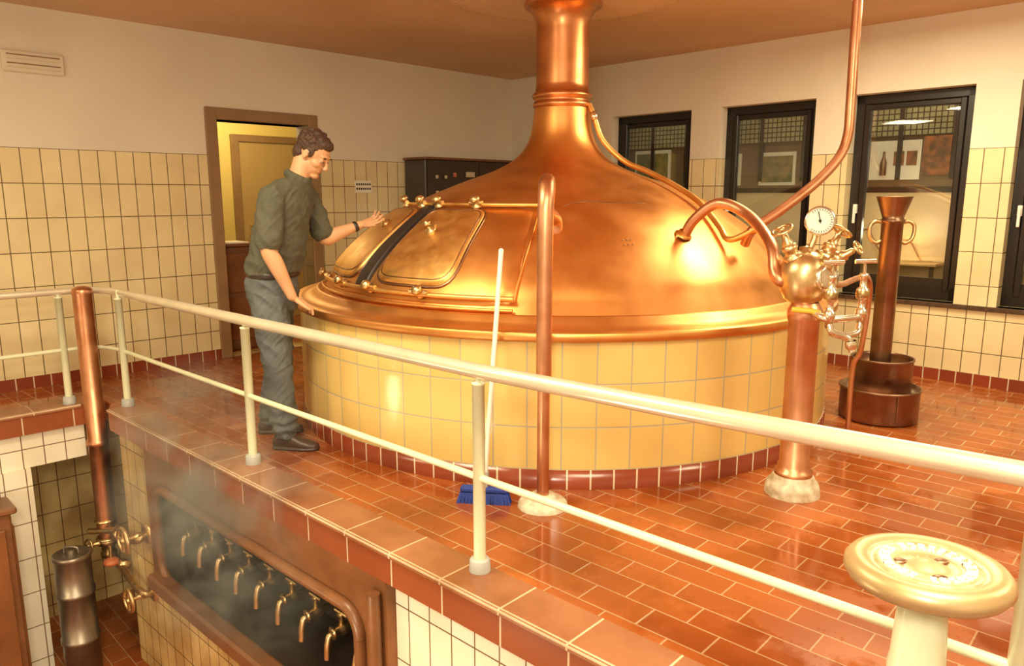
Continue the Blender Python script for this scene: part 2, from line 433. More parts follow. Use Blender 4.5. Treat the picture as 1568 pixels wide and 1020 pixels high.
for k in range(9):
    sx = .95 + k * .225
    z = -.64
    m.tube([(sx, .44, z), (sx, .10, z), (sx, .05, z - .03), (sx, .04, z - .12)], .017, M_brass, n=4, seg=10)
    m.lathe([(.0, -.03), (.030, -.03), (.032, 0), (.024, .02), (.024, .05), (.034, .055), (.0, .06)], M_brass, M=frame((sx, .13, z), (0, -1, 0)), seg=14)
    m.lathe([(.014, 0), (.014, .06), (.024, .062), (.0, .075)], M_oldbr, c=(sx, .13, z + .015), seg=12)
    m.tube([(sx - .05, .13, z + .085), (sx + .05, .13, z + .085)], .010, M_brass, seg=8)
    m.lathe([(.05, 0), (.05, .02), (.0, .02)], M_oldbr, M=frame((sx, .445, z), (0, -1, 0)), seg=18)
m.build('lauter_grant_trough', ME)
m = MB(); m.box(3.13, 3.21, .02, .05, -.62, -.54, M_white, bev=.006); m.box(3.145, 3.195, .012, .02, -.605, -.555, M_white, bev=.004); m.build('light_switch', ME)

# drain column pipe at corner
cpx, cpy = -2.95, 5.08
m = MB()
m.lathe([(0, .84), (.03, .84), (.06, .825), (.066, .81), (.066, .79), (.062, .78), (.062, -.25), (.072, -.255), (.072, -.29), (.062, -.295), (.062, -.80), (.066, -.88), (.05, -.98), (.05, -1.0), (0, -1.0)], M_cpipe, c=(cpx, cpy, 0), seg=32)
m.lathe([(.05, 0), (.075, -.01), (.075, -.05), (.05, -.06), (.04, -.10), (.055, -.12), (.055, -.15), (.0, -.16)], M_oldbr, c=(cpx, cpy, -.99), seg=24)
def valve(mb, p, d, R, M1=M_brass, L=.09):
    M = frame(p, d)
    mb.lathe([(.0, -.02), (.024, -.02), (.026, .01), (.016, .02), (.014, L * .6), (.008, L * .62), (.007, L), (.0, L)], M1, M=M, seg=16)
    mb.torus((0, 0, L - .008), R, R * .16, M1, M=M, seg=28, rs=10)
    for k in range(4):
        a = k * math.pi / 2
        mb.tube([(0, 0, L - .008), (R * math.cos(a), R * math.sin(a), L - .008)], R * .11, M1, seg=8, M=M, caps=False)
    mb.ell((0, 0, L - .005), (R * .28, R * .28, R * .22), M1, M=M, seg=12, rings=8)
vp1 = ME @ Vector((.38, -.02, -.80)); vp2 = ME @ Vector((.40, -.02, -1.22)); dn = -ey
c0 = Vector((cpx, cpy, 0))
m.tube([c0 + Vector((0, 0, -.94)), c0 + Vector((.12, -.08, -.93)), vp1 + Vector((-.02, .0, -.03)), vp1 + ey * .07], .028, M_oldbr, n=6)
m.tube([c0 + Vector((-.10, -.05, -.93)), c0 + Vector((.10, -.1, -.90)), c0 + Vector((.16, -.12, -.86))], .022, M_brass, n=5)
m.tube([c0 + Vector((0, 0, -1.1)), c0 + Vector((.1, -.08, -1.14)), vp2 + Vector((-.02, 0, .02)), vp2 + ey * .07], .024, M_oldbr, n=6)
valve(m, vp1, dn, .085, M_brass, .10); valve(m, vp2, dn, .075, M_brass, .11)
for z_ in (-.86, -.93, -1.0): m.torus((cpx, cpy, z_), .066, .012, M_brass, seg=28)
m.lathe([(.0, -.05), (.04, -.045), (.045, 0), (.04, .045), (.0, .05)], M_brass, M=frame(c0 + Vector((.13, -.09, -.93)), (.8, -.6, 0)), seg=20)
m.lathe([(.0, -.05), (.036, -.045), (.04, 0), (.036, .045), (.0, .05)], M_brass, M=frame(c0 + Vector((.16, -.12, -1.15)), (.8, -.6, 0)), seg=20)
m.lathe([(.07, 0), (.07, .02), (0, .02)], M_brass, M=frame(vp1 + ey * .07, dn), seg=24); m.lathe([(.065, 0), (.065, .02), (0, .02)], M_brass, M=frame(vp2 + ey * .07, dn), seg=24)
valve(m, c0 + Vector((-.03, -.05, -1.02)), (-.5, -.8, .1), .045, M_oldbr)
m.ell(tuple(c0 + Vector((.08, -.12, -1.13))), (.055, .055, .03), M_red)
m.tube([c0 + Vector((.07, -.11, -1.11)), c0 + Vector((.07, -.1, -1.02))], .012, M_oldbr)
m.build('copper_drain_pipe')

m = MB(); vc = (-3.05, 4.80, 0)
m.lathe([(0, -.99), (.08, -.985), (.112, -.98), (.122, -.985), (.122, -1.01), (.116, -1.015), (.116, -1.25), (.124, -1.255), (.124, -1.28), (.116, -1.285), (.116, -1.6), (.124, -1.605), (.124, -1.63), (.116, -1.635), (.116, ZL), (0, ZL)], M_grey, c=vc, seg=40)
m.tube([(vc[0], vc[1], -.99), (vc[0], vc[1], -.955)], .03, M_grey); m.tube([(vc[0] - .05, vc[1], -.98), (vc[0] - .04, vc[1], -.94), (vc[0] + .04, vc[1], -.94), (vc[0] + .05, vc[1], -.98)], .007, M_grey, n=4)
m.build('steel_cylinder_vessel')

# ---------------------------------------------------------------- railing
m = MB()
RZ = .80
posts = [(0.01, .13), (1.712, .148), (3.47, .148), (5.21, .148), (6.95, .148), (8.7, .148)]
def Ew(s, y, z): return ME @ Vector((s, y, z))
rail = [Ew(8.9, .148, RZ + .08), Ew(6.95, .148, RZ + .07), Ew(5.21, .148, RZ + .048), Ew(4.3, .148, RZ + .024), Ew(3.47, .148, RZ + .006), Ew(1.712, .148, RZ), Ew(.35, .143, RZ)]
m.tube(rail, .029, M_paintw, seg=20)
gal = lambda t, z: Vector((-3.13 - q * t, 5.10 - q * t, z))
m.tube([Ew(.35, .143, RZ), Ew(.02, .145, RZ), Vector((-2.84, 5.17, RZ)), Vector((-3.0, 5.20, RZ)), gal(0, RZ), gal(.3, RZ)], .024, M_paintw, n=8, seg=16)
m.tube([gal(.3, RZ), gal(3.9, RZ)], .024, M_paintw, seg=16)
LZ = .39
m.tube([Ew(8.9, .148, LZ), Ew(.2, .143, LZ)], .014, M_paint, seg=12)
m.tube([Ew(.2, .143, LZ), Ew(.02, .145, LZ), Vector((-2.84, 5.17, LZ)), Vector((-3.0, 5.20, LZ)), gal(0, LZ), gal(.3, LZ)], .014, M_paint, n=8, seg=12)
m.tube([gal(.3, LZ), gal(3.9, LZ)], .014, M_paint, seg=12)
pp = [Ew(s, y, 0) for s, y in posts] + [gal(0, 0), gal(1.5, 0), gal(3.0, 0)]
for p in pp:
    m.lathe([(.024, .03), (.024, RZ - .045), (.026, RZ - .045), (.026, RZ - .035), (.012, RZ - .033), (.012, RZ + .02)], M_paint, c=tuple(p), seg=20)
    m.lathe([(.0, .058), (.034, .058), (.04, .05), (.043, 0.006)], M_greyc, c=tuple(p), seg=24)
m.build('pipe_railing')

# ---------------------------------------------------------------- brew kettle
KC = Vector((.346, 5.35, 0)); KR = 1.81
raw = [(1.66, .835), (1.635, .87), (1.60, .92), (1.53, 1.02), (1.37, 1.175), (1.10, 1.365), (.75, 1.52), (.45, 1.63), (.30, 1.725), (.222, 1.85), (.19, 2.04)]
dp = [tuple(p) for p in catmull(raw, 8)]
rs_ = np.array([p[0] for p in dp][::-1]); zs_ = np.array([p[1] for p in dp][::-1])
def dz(r): return float(np.interp(r, rs_, zs_))
def dpt(phi, r, off=0.0):
    a = math.radians(phi); e_ = .01
    sl = (dz(r + e_) - dz(r - e_)) / (2 * e_)
    n = Vector((-sl, 1)).normalized()
    rr = r + n.x * off; z = dz(r) + n.y * off
    return Vector((KC.x + rr * math.sin(a), KC.y - rr * math.cos(a), z))
m = MB()
m.lathe([(KR + .008, 0), (KR + .008, .10), (KR, .10)], T_base, c=tuple(KC), seg=96, smooth=True)
m.lathe([(KR, .10), (KR, .765)], T_drum, c=tuple(KC), seg=96)
m.lathe([(KR, .755), (KR + .03, .757), (KR + .036, .765), (KR + .036, .795), (KR + .03, .803), (KR - .02, .806), (1.76, .81), (1.72, .83), (1.70, .855), (1.685, .862), (1.67, .855), (1.66, .835)], M_copper, c=tuple(KC), seg=128)
m.lathe(dp, M_copper, c=tuple(KC), seg=128)
m.lathe([(.19, 2.04), (.20, 2.05), (.205, 2.065), (.195, 2.08), (.19, 2.085), (.19, 2.10), (.205, 2.11), (.208, 2.125), (.198, 2.14), (.186, 2.145), (.18, 2.20), (.178, 2.55), (.182, 2.60), (.20, 2.65), (.235, 2.69), (.26, 2.70), (.265, 2.715), (.26, 2.73), (.24, 2.74), (.2, 2.745), (.19, 2.768)], M_neck, c=tuple(KC), seg=64)
def se(t, rho, pc, rc, hp, hr, ex_):
    c, s_ = math.cos(t), math.sin(t)
    k = (abs(c) ** ex_ + abs(s_) ** ex_) ** (-1 / ex_)
    return pc + hp * c * k * rho, rc + hr * s_ * k * rho
def patch(p0, p1, r0, r1, off, mt, ex_=7, nr=12, na=72, bead=None):
    pc, rc, hp, hr = (p0 + p1) / 2, (r0 + r1) / 2, (p1 - p0) / 2, (r1 - r0) / 2
    V = [dpt(pc, rc, off)]; F = []
    for i in range(1, nr + 1):
        for j in range(na):
            p, r = se(2 * math.pi * j / na, i / nr, pc, rc, hp, hr, ex_); V.append(dpt(p, r, off if i < nr else off * .8))
    for j in range(na):
        p, r = se(2 * math.pi * j / na, 1.012, pc, rc, hp, hr, ex_); V.append(dpt(p, r, -.004))
    for j in range(na): F.append((0, 1 + (j + 1) % na, 1 + j))
    for i in range(nr):
        for j in range(na):
            a = 1 + i * na + j; b = 1 + i * na + (j + 1) % na
            F.append((a, b, b + na, a + na))
    m.add(V, F, mt, True)
    if bead:
        P = []
        for j in range(na + 1):
            p, r = se(2 * math.pi * j / na, 1.02, pc, rc, hp, hr, ex_); P.append(dpt(p, r, off * .4))
        m.tube(P, .009, bead, seg=8, caps=False)
        P = []
        for j in range(na + 1):
            p, r = se(2 * math.pi * j / na, .93, pc, rc, hp, hr, ex_); P.append(dpt(p, r, off))
        m.tube(P, .0035, M_dcop, seg=6, caps=False)
def dpath(pts, off, r, mt, n=6, seg=10):
    P = catmull(pts, n); m.tube([dpt(p[0], p[1], off) for p in P], r, mt, seg=seg)
patch(-80, -12, 1.07, 1.62, .010, M_copper, ex_=20)
patch(-78, -53, 1.12, 1.57, .030, M_gold, bead=M_dcop)
patch(-46, -25, 1.12, 1.57, .030, M_gold, bead=M_dcop)
patch(-51.5, -47.2, 1.085, 1.60, .034, M_rubber, ex_=20)
dpath([(-80, 1.605), (-60, 1.605), (-40, 1.605), (-12, 1.605)], .035, .014, M_gold)
dpath([(-78, 1.64), (-60, 1.64), (-40, 1.64), (-12, 1.64)], .02, .010, M_copper)
dpath([(-72, 1.085), (-50, 1.085), (-30, 1.085), (-10, 1.085)], .03, .011, M_gold)
dpath([(-10, 1.085), (-10.5, 1.3), (-12, 1.605)], .01, .006, M_copper)
for (ph, r) in [(-74, 1.60), (-57, 1.60), (-45, 1.60), (-31, 1.60), (-70, 1.09), (-55, 1.09), (-45.5, 1.09), (-30, 1.09)]:
    b = dpt(ph, r, .02); t = dpt(ph, r, .06); d = (t - b)
    M = frame(b, d)
    m.lathe([(.03, 0), (.03, .012), (.014, .018), (.014, .035), (.028, .04), (.03, .052), (.02, .066), (0, .07)], M_brass, M=M, seg=16)
    m.tube([dpt(ph - 2.2, r, .045), dpt(ph + 2.2, r, .045)], .013, M_brass, seg=8)
for (ph, r) in [(-38, 1.30), (-63, 1.27)]:
    b = dpt(ph, r, .03); d = dpt(ph, r, .1) - b
    m.lathe([(.035, 0), (.035, .01), (.012, .02), (.011, .045), (.022, .05), (.024, .06), (.0, .07)], M_brass, M=frame(b, d), seg=16)
    m.tube([dpt(ph - 3, r - .01, .075), dpt(ph + 3, r + .01, .075)], .011, M_brass, seg=8)
dpath([(-3, 1.05), (3, 1.0), (25, 1.02)], .001, .003, M_dcop)
for k in range(6): m.ell(tuple(dpt(11 + k % 3, 1.32 + .03 * (k // 3), .0)), (.006, .006, .004), M_dcop, seg=8, rings=6)
m.build('brew_kettle')
m = MB()
m.lathe([(.20, H - .032), (.24, H - .03), (.70, H - .028), (.80, H - .02), (.84, H)], M_ceil2, c=(KC.x, KC.y, 0), seg=80)
for k in range(28):
    a = 2 * math.pi * k / 28; m.ell((KC.x + .76 * math.cos(a), KC.y + .76 * math.sin(a), H - .026), (.01, .01, .006), M_brass, seg=8, rings=6)
m.build('ceiling_rosette')

# vertical pipe in front bending onto dome
m = MB()
px, py = .146, 3.34
top = dpt(-5, 1.26, 0)
m.lathe([(0, .06), (.055, .06), (.062, .055), (.066, .045), (.07, .035), (.105, .03), (.115, .02), (.12, 0)], M_wbase, c=(px, py, 0), seg=32)
m.tube([(px, py, .05), (px, py, .60)], .029, M_cpipe, seg=20)
m.tube([(px, py, .60), (px, py, 1.0), (px + .002, py, 1.35), (px + .006, py + .035, 1.47), (px + .015, py + .14, 1.515), (px + .03, py + .35, 1.48), (px + .04, py + .6, 1.37), tuple(top + Vector((0, 0, .06))), tuple(top + Vector((0, .02, -.03)))], .036, M_cpipe, n=8, seg=20)
m.lathe([(.031, 0), (.04, .005), (.04, .03), (.036, .035)], M_cpipe, c=(px, py, .58), seg=24)
m.build('copper_riser_pipe')

# ---------------------------------------------------------------- right column w/ gauge & valves
m = MB()
qx, qy = 1.39, 3.50
m.lathe([(0, .10), (.09, .10), (.10, .09), (.105, .07), (.12, .06), (.13, .03), (.132, 0)], M_wbase, c=(qx, qy, 0), seg=32)
m.lathe([(.09, .10), (.09, .12), (.078, .125), (.078, .15), (.07, .16), (.07, .86), (.076, .87), (.08, .89), (.08, .92), (.07, .94), (.06, .955)], M_cpipe, c=(qx, qy, 0), seg=32)
m.lathe([(0, .945), (.055, .95), (.085, .97), (.106, 1.01), (.114, 1.05), (.116, 1.10), (.105, 1.14), (.080, 1.175), (.05, 1.19), (.03, 1.20), (.03, 1.215), (0, 1.22)], M_brass, c=(qx - .015, qy, 0), seg=32)
gc = Vector((qx + .035, qy - .01, 1.335)); gd = Vector((-.25, -1, .12)).normalized()
m.tube([(qx, qy, 1.20), (qx + .02, qy, 1.25), tuple(gc - gd * .02)], .014, M_brass, n=5)
G = frame(gc, gd) @ Matrix.Scale(1.0, 4)
m.lathe([(0, -.02), (.055, -.02), (.066, -.01), (.068, .01), (.068, .018), (.060, .020)], M_steel, M=G, seg=40)
m.lathe([(.060, .012), (0, .012)], M_white, M=G, seg=40)
for k in range(22):
    a = math.radians(-40 + k * 260 / 21)
    Mk = G @ Matrix.Rotation(a + math.pi, 4, 'Z')
    m.box(.046, .056, -.0012, .0012, .0122, .0135, M_blackd, M=Mk)
m.box(-.012, .044, -.0022, .0022, .0140, .0155, M_blackd, M=G @ Matrix.Rotation(math.radians(12), 4, 'Z'))
m.ell((0, 0, .014), (.007, .007, .004), M_blackd, M=G, seg=12, rings=6)
for (o_, d_, R_) in (((-.075, -.02, .10), (-.55, -.2, 1), .045), ((.07, .02, .10), (.65, .1, .9), .045), ((.06, -.07, .08), (.55, -.6, .5), .03)):
    p = Vector((qx, qy, 1.06)) + Vector(o_)
    d = Vector(d_).normalized()
    m.lathe([(.035, -.05), (.035, .0), (.045, .005), (.045, .02), (.03, .025), (.028, .05), (.035, .055), (.035, .07), (.018, .08)], M_brass, M=frame(p, d), seg=20)
    valve(m, p + d * .08, d, R_, M_brass, .085)
f0 = Vector((qx + .05, qy - .09, 1.08))
m.lathe([(.06, -.03), (.065, 0), (.065, .015), (.045, .02), (.0, .022)], M_steel, M=frame(f0, (.45, -1, .1)), seg=28)
for (ox, oy, zt) in ((.045, -.17, 1.12), (.22, -.10, 1.14)):
    b = Vector((qx + ox, qy + oy, 0))
    m.lathe([(0, .86), (.016, .86), (.018, .90), (.025, .905), (.025, .935), (.016, .94), (.015, .98), (.027, .985), (.029, 1.01), (.027, 1.03), (.016, 1.04), (.014, 1.08), (.02, 1.085), (.02, 1.10), (.008, 1.105), (.008, 1.15), (.0, 1.15)], M_steel, c=(b.x, b.y, 0), seg=18)
    m.tube([(b.x - .045, b.y, 1.155), (b.x + .045, b.y - .01, 1.158)], .010, M_steel, seg=10)
    m.lathe([(.0262, .99), (.0295, .995), (.0295, 1.022), (.0262, 1.027)], M_oldbr, c=(b.x, b.y, 0), seg=18)
zc = .90
m.tube([(qx + .0, qy - .12, zc + .02), (qx + .045, qy - .17, zc), (qx + .22, qy - .10, zc), (qx + .24, qy - .09, zc)], .016, M_steel, n=5, seg=12)
m.tube([(qx + .045, qy - .17, .88), (qx + .06, qy - .18, .84), (qx + .12, qy - .16, .82), (qx + .15, qy - .16, .80), (qx + .165, qy - .165, .75)], .017, M_steel, n=5, seg=12)
m.tube([(qx + .22, qy - .10, .88), (qx + .20, qy - .12, .83), (qx + .12, qy - .16, .82)], .014, M_steel, n=5, seg=12)
m.lathe([(.024, 0), (.026, .01), (.026, .03), (.02, .04)], M_steel, M=frame((qx + .155, qy - .162, .80), (.15, 0, -1)), seg=16)
m.tube([(qx - .10, qy - .1, .935), (qx - .02, qy - .12, .93), (qx + .02, qy - .13, .92)], .013, mat('yellow_lever', (.75, .5, .05), .4), seg=10)
m.build('valve_column_with_gauge')

m = MB()
s_ = dpt(28, 1.30, 0)
m.tube([tuple(s_ + Vector((0, 0, -.02))), tuple(s_ + Vector((.05, -.04, .09))), (s_.x + .16, s_.y - .12, s_.z + .18), (s_.x + .28, s_.y - .25, s_.z + .12), (1.25, 3.62, 1.22), (1.245, 3.53, 1.10), (1.26, 3.50, 1.06), (1.275, 3.50, 1.05)], .029, M_cpipe, n=8, seg=18)
m.lathe([(.05, 0), (.048, .012), (.034, .016), (.032, .03), (.026, .03)], M_copper, M=frame(tuple(s_), (.3, -.35, .9)), seg=24)
m.build('copper_siphon_pipe')

m = MB()
m.tube([(1.87, 4.3, H - .002), (1.875, 4.3, 2.3), (1.88, 4.3, 1.95), (1.875, 4.295, 1.78), (1.83, 4.285, 1.66), (1.70, 4.26, 1.52), (1.50, 4.22, 1.37), (1.37, 4.20, 1.285), (1.33, 4.21, 1.24), (1.32, 4.25, 1.18)], .027, M_cpipe, n=8, seg=18)
m.lathe([(.06, H - .001), (.06, H - .012), (.03, H - .018)], M_cpipe, c=(1.87, 4.3, 0), seg=24)
m.build('copper_feed_pipe')
m = MB()
A = KC + Vector((.18, -.09, 2.06))
pts = [tuple(A), tuple(KC + Vector((.21, -.12, 1.98))), tuple(KC + Vector((.27, -.15, 1.82)))]
for (ph, r, o_) in ((62, .44, .05), (58, .62, .045), (52, .85, .04), (46, 1.08, .04), (41, 1.28, .04), (39, 1.38, .05)):
    pts.append(tuple(dpt(ph, r, o_)))
pts.append((1.36, 4.18, 1.27))
m.tube(pts, .018, M_gold, n=8, seg=12)
m.lathe([(.02, -.03), (.024, -.03), (.024, .03), (.02, .03)], M_steel, M=frame(pts[1], (.3, -.2, -1)), seg=14)
m.build('copper_spray_line')

# broom
m = MB()
bt = Vector((-.052, 3.585, 1.19)); bb = Vector((-.133, 3.385, .07))
m.tube([tuple(bb), tuple(bt)], .012, M_white, seg=14); m.ell(tuple(bt), (.013, .013, .013), M_white)
m.tube([tuple(bb), tuple(bb.lerp(bt, .07))], .018, M_greyc, seg=14)
B = frame((-.133, 3.385, 0), (0, 0, 1), (1, -.12, 0))
m.box(-.115, .115, -.024, .024, .05, .078, M_blue, M=B, bev=.008)
for i in range(30):
    for j in range(4):
        x = -.112 + i * .224 / 29; y = -.02 + j * .04 / 3
        dx = x * .12 + random.uniform(-.004, .004); dy = y * .5
        m.add([(x - .004, y - .004, .052), (x + .004, y - .004, .052), (x, y + .005, .052), (x + dx - .004, y + dy - .004, .0), (x + dx + .004, y + dy - .004, .0), (x + dx, y + dy + .005, .0)],
              [(0, 1, 4, 3), (1, 2, 5, 4), (2, 0, 3, 5)], M_blue, M=B)
m.build('broom')

# copper funnel vessel standing in pots
m = MB()
vx, vy = 2.43, 4.78
m.lathe([(.0, .005), (.235, .005), (.24, .015), (.24, .20), (.247, .205), (.247, .22), (.238, .22), (.235, .20), (.20, .19), (.0, .19)], M_dcop, c=(vx, vy, 0), seg=48)
m.lathe([(.17, .19), (.185, .205), (.185, .395), (.191, .40), (.191, .412), (.183, .412), (.18, .395), (.18, .30), (.0, .30)], M_dcop, c=(vx, vy, 0), seg=48)
m.lathe([(.064, .30), (.064, 1.28), (.072, 1.285), (.072, 1.30), (.062, 1.31), (.068, 1.33), (.105, 1.44), (.108, 1.445), (.104, 1.447), (.06, 1.33)], M_dcop, c=(vx - .015, vy, 0), seg=40)
m.tube([(vx - .0, vy - .24, .03), (vx, vy - .243, .2)], .004, M_dcop)
for sg in (-1, 1):
    R_ = Vector((.98, -.2, 0)) * sg
    c = Vector((vx - .015, vy, 1.24))
    P = [c + R_ * .06 + Vector((0, 0, .045)), c + R_ * .10 + Vector((0, 0, .05)), c + R_ * .13 + Vector((0, 0, .02)), c + R_ * .125 + Vector((0, 0, -.05)), c + R_ * .09 + Vector((0, 0, -.085)), c + R_ * .06 + Vector((0, 0, -.075))]
    m.tube([tuple(p) for p in P], .012, M_brass, n=6, seg=10)
m.build('copper_funnel_vessel')
m = MB()
m.tube([(2.11, 4.50, 0), (2.11, 4.50, .4), (2.14, 4.48, .52), (2.15, 4.45, .85), (2.08, 4.35, .98), (1.9, 4.1, 1.0), (1.72, 3.85, 1.0), (1.60, 3.66, 1.02), (1.53, 3.58, 1.04)], .016, M_cpipe, n=8, seg=12)
m.build('copper_drain_line')

# foreground handwheel on pedestal
m = MB()
hx, hy, hz = .742, 1.235, .79
m.lathe([(.10, ZL), (.10, ZL + .03), (.05, ZL + .06), (.045, .0), (.045, .55), (.05, .60), (.046, .62), (.042, .70), (.036, .745), (.03, .755)], M_paint, c=(hx, hy, 0), seg=32)
HW = frame((hx, hy, hz), (0, .03, 1), (1, 0, 0)) @ Matrix.Scale(.905, 4)
m.lathe([(0, -.035), (.035, -.035), (.045, -.02), (.09, -.012), (.105, -.016), (.125, -.026), (.142, -.022), (.151, -.008), (.150, .006), (.140, .018), (.122, .022), (.108, .016)], M_wheel, M=HW, seg=72)
m.lathe([(.108, .016), (.098, .010), (.094, .014), (.086, .016), (.060, .012)], mat('wheel_face_white', (.55, .46, .30), .34, .3, col2=(.38, .27, .13), vscale=30), M=HW, seg=72)
m.lathe([(.060, .012), (.045, .006), (.03, .012), (.018, .02), (0, .022)], M_wheel, M=HW, seg=72)
for k in range(3):
    a = 2 * math.pi * k / 3 + .5
    m.ell((.048 * math.cos(a), .048 * math.sin(a), .0085), (.016, .012, .005), M_dcop, M=HW, seg=20, rings=8)
M_let = mat('raised_white_letters', (.86, .84, .78), .3)
for k in range(26):
    if k % 9 == 8: continue
    a = 2 * math.pi * k / 26
    L = HW @ Matrix.Rotation(a, 4, 'Z')
    m.box(.066, .069, -.006, .006, .012, .0185, M_let, M=L); m.box(.083, .086, -.006, .006, .012, .0195, M_let, M=L)
    m.box(.066, .086, -.006 + (k % 3) * .003, -.003 + (k % 3) * .003, .012, .019, M_let, M=L)
    if k % 2: m.box(.074, .077, -.006, .006, .012, .019, M_let, M=L)
m.build('handwheel_pedestal')

# ---------------------------------------------------------------- left wall things
m = MB()
for (y0, y1, z0_, z1_) in ((-DA1 - .10, -DA1, 0, DZ + .10), (-DA0, -DA0 + .10, 0, DZ + .10), (-DA1, -DA0, DZ, DZ + .10)):
    m.box(-.22, .025, y0, y1, z0_, z1_, M_frame, bev=.006)
m.build('door_frame', MR)
m = MB()
m.box(-1.9, -1.8, -5.0, -.5, 0, H, M_yellow); m.box(-1.9, -.2, -5.1, -5.0, 0, H, M_yellow); m.box(-1.9, -.2, -.6, -.5, 0, H, M_yellow)
m.build('wall_side_room', MR)
m = MB(); m.box(-1.9, -.2, -5, -.5, H, H + .1, M_yellow); m.build('ceiling_side_room', MR)
m = MB(); m.box(-1.9, 0, -5, -.5, -.1, -.001, T_floor); m.build('floor_side_room', MR)
m = MB()
m.box(-1.80, -1.76, -2.60, -1.6, 0, 2.05, M_doorw, bev=.005)
m.box(-1.80, -1.74, -2.68, -2.60, 0, 2.13, M_frame, bev=.005); m.box(-1.80, -1.74, -2.60, -1.6, 2.05, 2.13, M_frame, bev=.005)
m.box(-1.76, -1.72, -2.53, -2.49, 1.0, 1.12, M_steel)
m.build('door_1', MR)
m = MB()
m.box(-.60, -.26, -3.60, -3.20, 0, .98, M_wood, bev=.01); m.box(-.64, -.24, -3.62, -3.15, .98, 1.01, M_wood, bev=.006); m.box(-.58, -.3, -3.5, -3.25, 1.01, 1.02, M_pw)
m.box(-.26, -.245, -3.56, -3.24, .1, .5, M_panel, bev=.005); m.box(-.26, -.245, -3.56, -3.24, .55, .92, M_panel, bev=.005)
m.build('side_cupboard', MR)

m = MB()
m.box(0, .035, -5.16, -4.76, 2.33, 2.48, M_lamp, bev=.01)
for k in range(4): m.box(.033, .045, -5.13, -4.79, 2.355 + k * .03, 2.362 + k * .03, M_frame if k % 2 else M_lamp, bev=.002)
m.build('wall_vent_grille', MR)
m = MB(); m.box(0, .008, -2.24, -2.04, 1.48, 1.60, M_pw, bev=.001)
for k in range(2):
    for j in range(7): m.box(.008, .0095, -2.225 + j * .026, -2.208 + j * .026, 1.555 - k * .045, 1.575 - k * .045, M_blackd)
m.build('wall_sign', MR)

# control cabinet
m = MB()
c0a, c1a = -1.62, -.12
m.box(0.01, .36, c0a, c1a, 0, 1.82, M_cab, bev=.008); m.box(0.0, .38, c0a - .015, c1a + .015, 1.82, 1.845, M_wood, bev=.004)
for yy in (c0a + .02, (c0a + c1a) / 2, c1a - .02): m.box(.36, .366, yy - .006, yy + .006, .05, 1.8, M_black)
M_lit = mat('dial_face', (.55, .45, .30), .3)
for (y, z, w, h, mt) in ((-1.50, 1.62, .05, .05, M_lit), (-1.38, 1.62, .05, .05, M_lit), (-1.26, 1.64, .06, .06, M_red), (-1.08, 1.64, .14, .07, M_lit), (-1.50, 1.46, .05, .05, M_lit), (-1.38, 1.46, .05, .05, M_lit), (-1.2, 1.47, .08, .05, M_lit), (-.75, 1.64, .08, .05, M_lit), (-.6, 1.64, .05, .05, M_lit), (-.45, 1.64, .05, .05, M_red), (-.3, 1.62, .08, .07, M_lit), (-.7, 1.5, .2, .05, M_lit)):
    m.box(.36, .372, y, y + w, z, z + h, M_black, bev=.002); m.box(.370, .375, y + .008, y + w - .008, z + .008, z + h - .008, mt)
m.build('control_cabinet', MR)

# ---------------------------------------------------------------- the brewer
parts = {}
def part(tag):
    if tag not in parts: parts[tag] = MB()
    return parts[tag]
DUM = M_dark
def loft(tag, rings, seg=28):
    mb = part(tag); V = []; F = []
    for c, u, v in rings:
        for k in range(seg):
            a = 2 * math.pi * k / seg
            V.append(Vector(c) + Vector(u) * math.cos(a) + Vector(v) * math.sin(a))
    n = len(rings)
    for i in range(n - 1):
        for k in range(seg):
            F.append((i * seg + k, i * seg + (k + 1) % seg, (i + 1) * seg + (k + 1) % seg, (i + 1) * seg + k))
    F.append(tuple(reversed(range(seg)))); F.append(tuple(range((n - 1) * seg, n * seg)))
    mb.add(V, F, DUM)
def limb(tag, pts, rad, n=5, seg=20):
    part(tag).tube(pts, rad, DUM, n=n, seg=seg)
    for p, r in ((pts[0], rad[0]), (pts[-1], rad[-1])): part(tag).ell(tuple(p), (r, r, r), DUM, seg=16, rings=10)
fw = Vector((.98, -.12, 0)).normalized(); sd = Vector((-.12, -.98, 0)).normalized()
fs = Vector((.97, -.22, 0)).normalized(); ss = Vector((-.22, -.97, 0)).normalized()
def tr(c, f, s, rf, rsd): return (c, f * rf, s * rsd)
tor = [((-1.375, 4.29, 1.015), .138, .178), ((-1.368, 4.29, 1.05), .150, .186), ((-1.355, 4.29, 1.10), .152, .186), ((-1.338, 4.29, 1.17), .148, .182), ((-1.320, 4.295, 1.25), .142, .184), ((-1.300, 4.30, 1.34), .138, .192), ((-1.278, 4.30, 1.42), .126, .196), ((-1.258, 4.305, 1.475), .106, .185), ((-1.238, 4.31, 1.515), .082, .135), ((-1.224, 4.31, 1.545), .062, .085)]
R = []
cat = catmull([(*c, a, b) for c, a, b in tor], 4)
for p in cat: R.append(tr((p[0], p[1], p[2]), fs, ss, p[3], p[4]))
loft('shirt', R, 36)
neckb = Vector((-1.218, 4.312, 1.548))
part('shirt').lathe([(.050, -.02), (.070, -.02), (.075, .0), (.070, .028), (.056, .026)], DUM, M=frame(neckb, (.5, 0, 1)), seg=28)
part('shirt').torus((0, 0, .005), .062, .013, DUM, M=frame(neckb, (.5, 0, 1)), seg=28, rs=8)
shN = Vector((-1.312, 4.135, 1.445)); elN = Vector((-1.318, 4.05, 1.165)); wrN = Vector((-1.215, 4.085, .905))
shF = Vector((-1.21, 4.475, 1.435)); elF = Vector((-1.12, 4.50, 1.20)); wrF = Vector((-.93, 4.60, 1.275))
limb('shirt', [shN, shN.lerp(elN, .4), shN.lerp(elN, .80)], [.070, .070, .070])
